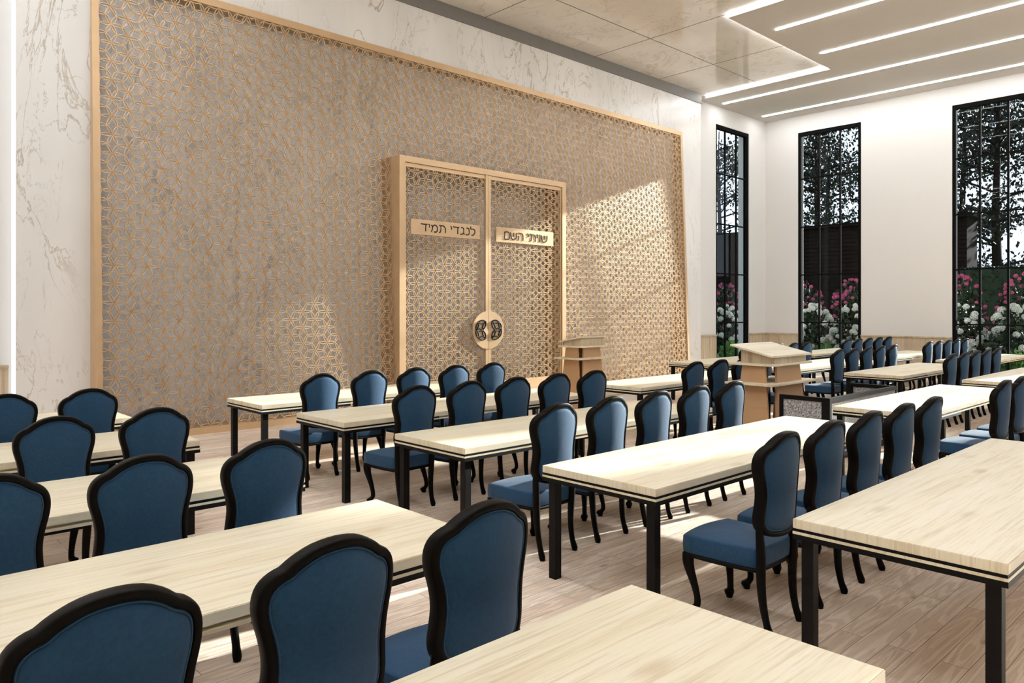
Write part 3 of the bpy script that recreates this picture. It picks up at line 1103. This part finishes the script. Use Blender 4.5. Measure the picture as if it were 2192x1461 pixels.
# ------------------------------------------------------------------ felt barrier
bar = thing('felt_barrier', 'low black-framed barrier with speckled grey felt panels', 'barrier', (9.72, 3.84, 0))
def bpanel(name, p, q, h=0.75):
    """framed panel from p to q in plan"""
    p, q = Vector((*p, 0)), Vector((*q, 0))
    d = (q - p).normalized()
    n = Vector((-d.y, d.x, 0)) * 0.025
    L = (q - p).length
    def slab(b, a0, a1, z0, z1, k=1.0):
        c = [p + d * a0 - n * k, p + d * a1 - n * k, p + d * a1 + n * k, p + d * a0 + n * k]
        o = Vector(bar.location)
        b.hexa([(v.x - o.x, v.y - o.y, z0) for v in c] + [(v.x - o.x, v.y - o.y, z1) for v in c])
    b = MB()
    w = 0.05
    slab(b, 0, w, 0, h); slab(b, L - w, L, 0, h); slab(b, w, L - w, h - w, h); slab(b, w, L - w, 0.0, 0.08)
    o = b.build('panel_frame', M['black'], bar)
    b = MB(); slab(b, w, L - w, 0.08, h - w, 0.6)
    b.build('felt_panel', M['felt'], o)
bpanel('left', (8.70, 4.44), (8.70, 3.865))
bpanel('front', (8.675, 3.84), (10.775, 3.84))
bpanel('right', (10.75, 3.865), (10.75, 4.44))

# ------------------------------------------------------------------ garden outside the windows
rnd = random.Random(7)
def leaf_cloud(n, rx, ry, rz, cz, size, r_in=0.55, rng=rnd, up=False, long=1.6):
    b = MB()
    for _ in range(n):
        while True:
            p = Vector((rng.uniform(-1, 1), rng.uniform(-1, 1), rng.uniform(-1, 1)))
            if r_in < p.length < 1:
                break
        c = Vector((p.x * rx, p.y * ry, cz + p.z * rz))
        if c.z < 0.02:
            continue
        s = size * rng.uniform(0.6, 1.3)
        q = Euler((rng.uniform(0, 6.3), rng.uniform(0, 6.3), rng.uniform(0, 6.3))).to_matrix()
        a = q @ Vector((s, 0, 0)); w = q @ Vector((0, s / long, 0)); f = q @ Vector((0, 0, s * 0.18))
        b.add([c - a, c - w + f, c + a, c + w + f], [(0, 1, 2), (0, 2, 3)])
    return b

def flower_ball(r, petals, size, rng):
    b = MB()
    for k in range(petals):
        z = 1 - 1.6 * (k + 0.5) / petals
        a = k * 2.39996
        s = math.sqrt(max(0, 1 - z * z))
        d = Vector((s * math.cos(a), s * math.sin(a), z))
        c = d * r
        t1 = d.orthogonal().normalized(); t2 = d.cross(t1)
        for j in range(4):
            w = j * math.pi / 2 + rng.uniform(0, 0.6)
            u = t1 * math.cos(w) + t2 * math.sin(w)
            v_ = t1 * -math.sin(w) + t2 * math.cos(w)
            b.add([c, c + u * size * 0.6 + v_ * size * 0.45 + d * 0.01, c + u * size + d * 0.012, c + u * size * 0.6 - v_ * size * 0.45 + d * 0.01], [(0, 1, 2, 3)])
    return b

def bush(name, label, loc, leafm, rx, rz, nleaf, lsize, heads, fm, fr, group, seed):
    rng = random.Random(seed)
    t = thing(name, label, 'bush', loc, 0, group)
    leaf_cloud(nleaf, rx, rx, rz, rz * 0.98, lsize, 0.45, rng).build('foliage', leafm, t, recalc=False)
    st = MB()
    for k in range(5):
        a = k * 1.257
        st.tube([(0.05 * math.cos(a), 0.05 * math.sin(a), 0), (rx * 0.5 * math.cos(a), rx * 0.5 * math.sin(a), rz * 1.2)], [0.014, 0.006], 5)
    st.build('stems', M['bark'], t)
    me = None
    for k in range(heads):
        th = rng.uniform(0, 6.283); u = rng.uniform(-0.35, 1.0)
        s = math.sqrt(1 - u * u)
        p = (rx * 1.02 * s * math.cos(th), rx * 1.02 * s * math.sin(th), rz * 0.98 + rz * 1.02 * u)
        if me is None:
            o = flower_ball(fr, 30, fr * 0.5, rng).build('flower_head', fm, t, recalc=False)
            me = o.data
        else:
            o = link('flower_head', me, None, t)
        o.location = p
        o.rotation_euler = (rng.uniform(-0.5, 0.5), rng.uniform(-0.5, 0.5), rng.uniform(0, 6))
        k_ = rng.uniform(0.75, 1.2)
        o.scale = (k_, k_, k_)
    return t
WB = [(23.2, 5.25, 'white hydrangea bush seen low in the right-edge window'),
      (23.4, 6.65, 'white hydrangea bush behind the left panes of the right-edge window'),
      (23.2, 9.45, 'white hydrangea bush behind the right panes of the corner window'),
      (23.4, 10.85, 'white hydrangea bush behind the left panes of the corner window'),
      (23.3, 13.95, 'white hydrangea bush seen through the narrow window')]
for k, (x, y, lab) in enumerate(WB):
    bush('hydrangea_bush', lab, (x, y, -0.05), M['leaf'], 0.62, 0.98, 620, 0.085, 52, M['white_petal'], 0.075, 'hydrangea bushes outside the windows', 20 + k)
PB = [(25.0, 5.5, 'pink flowering shrub standing behind the white hydrangea, right-edge window'),
      (25.1, 7.1, 'pink flowering shrub at left side of the right-edge window'),
      (25.0, 10.3, 'pink flowering shrub behind right panes of corner window'),
      (25.2, 11.95, 'pink flowering shrub behind left panes of corner window'),
      (25.3, 15.1, 'pink flowering shrub seen through the narrow window')]
for k, (x, y, lab) in enumerate(PB):
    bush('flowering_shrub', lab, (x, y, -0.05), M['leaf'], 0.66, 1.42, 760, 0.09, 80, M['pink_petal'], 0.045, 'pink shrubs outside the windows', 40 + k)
GB = [(22.06, 5.0, 'low bright green plant at the foot of the right-edge window'),
      (22.06, 9.9, 'low bright green plant at the left foot of the corner window'),
      (22.06, 8.7, 'low bright green plant at the right foot of the corner window'),
      (22.1, 13.0, 'low bright green plant at the foot of the narrow window')]
for k, (x, y, lab) in enumerate(GB):
    t = thing('leafy_plant', lab, 'plant', (x, y, -0.05), 0, 'green plants at the window feet')
    leaf_cloud(560, 0.36, 0.36, 0.42, 0.42, 0.07, 0.3, random.Random(60 + k), long=3.0).build('foliage', M['leaf_bright'], t, recalc=False)

# dark timber shed wall across the garden
t = thing('garden_shed', 'dark timber outbuilding across the garden', 'shed', (38.0, 18.0, -0.05))
b = MB()
for k in range(30):
    z = k * 0.2
    b.hexa([(-0.04, -7.5, z), (1.5, -7.5, z), (1.5, 9.5, z), (-0.04, 9.5, z), (0.0, -7.5, z + 0.2), (1.5, -7.5, z + 0.2), (1.5, 9.5, z + 0.2), (0.0, 9.5, z + 0.2)])
b.build('siding', M['siding'], t)
b = MB(); b.box(-0.25, 1.7, -7.8, 9.8, 6.0, 6.15)
b.build('roof', M['siding'], t)

t = thing('clipped_hedge', 'dark clipped hedge far behind the pink shrubs', 'hedge', (34.6, 4.0, -0.05))
b = MB()
hr = random.Random(5)
b.box(-0.45, 0.45, -5.9, 5.7, 0, 3.45)
for _ in range(4200):
    c = Vector((-0.5 + hr.uniform(-0.08, 0.1), hr.uniform(-6, 5.8), hr.uniform(0.0, 3.55)))
    if hr.random() < 0.2:
        c = Vector((hr.uniform(-0.5, 0.5), hr.uniform(-6, 5.8), 3.5))
    s_ = hr.uniform(0.05, 0.1)
    q = Euler((hr.uniform(0, 6.3), hr.uniform(0, 6.3), hr.uniform(0, 6.3))).to_matrix()
    a_ = q @ Vector((s_, 0, 0)); w_ = q @ Vector((0, s_ * 0.6, 0))
    b.add([c - a_, c - w_, c + a_, c + w_], [(0, 1, 2, 3)])
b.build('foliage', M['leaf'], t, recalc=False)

# trees beyond
def tree(label, loc, hgt, seed, proto=None):
    if proto is not None:
        o = dup(proto, loc, seed * 1.3, label)
        o.scale = (hgt / 17.0,) * 3
        return o
    rng = random.Random(seed)
    t = thing('garden_tree', label, 'tree', loc, 0, 'trees beyond the garden')
    tr = MB()
    tr.tube([(0, 0, 0), (0.1, 0.05, 3), (-0.05, 0.1, 7), (0.1, 0, 12), (0, 0, 15.5)], [0.30, 0.25, 0.19, 0.10, 0.03], 8)
    tips = []
    for k in range(46):
        z = rng.uniform(3.0, 14.5)
        a = rng.uniform(0, 6.283)
        l = (1.0 - abs(z - 8.5) / 13) * rng.uniform(2.2, 4.6)
        p1 = (l * 0.5 * math.cos(a), l * 0.5 * math.sin(a), z + l * 0.15)
        p2 = (l * math.cos(a + 0.2), l * math.sin(a + 0.2), z + l * rng.uniform(0.0, 0.45))
        tr.tube([(0, 0, z), p1, p2], [0.07, 0.045, 0.012], 5)
        tips += [Vector(p1), Vector(p2), (Vector(p1) + Vector(p2)) / 2]
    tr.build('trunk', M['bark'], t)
    lf = MB()
    for p in tips:
        for _ in range(44):
            c = p + Vector((rng.gauss(0, 0.55), rng.gauss(0, 0.55), rng.gauss(0, 0.42)))
            s = rng.uniform(0.07, 0.16)
            q = Euler((rng.uniform(0, 6.3), rng.uniform(0, 6.3), rng.uniform(0, 6.3))).to_matrix()
            a_ = q @ Vector((s, 0, 0)); w = q @ Vector((0, s * 0.6, 0))
            lf.add([c - a_, c - w, c + a_, c + w], [(0, 1, 2, 3)])
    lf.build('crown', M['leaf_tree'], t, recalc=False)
    return t
TP = None
TR = [(45, 11.0, 17.5, 'tree seen in the right panes of the right-edge window'),
      (57, 16.0, 19, 'tree seen left of centre in the right-edge window'),
      (60, 26.5, 19, 'slim tree seen in the right panes of the corner window'),
      (46, 21.0, 17, 'slim dark tree seen in the left panes of the corner window'),
      (51, 31.0, 17, 'tree seen at the top of the narrow window')]
for k, (x, y, h, lab) in enumerate(TR):
    o = tree(lab, (x, y, -0.05), h, 3 + k, TP)
    TP = TP or o
# pale pier of the building just outside the narrow window
b = MB(); b.box(XR, XR + T, WY + T, WY + T + 0.5, -0.05, 8.0)
struct(b.build('wall_outer_pier', M['plaster']))
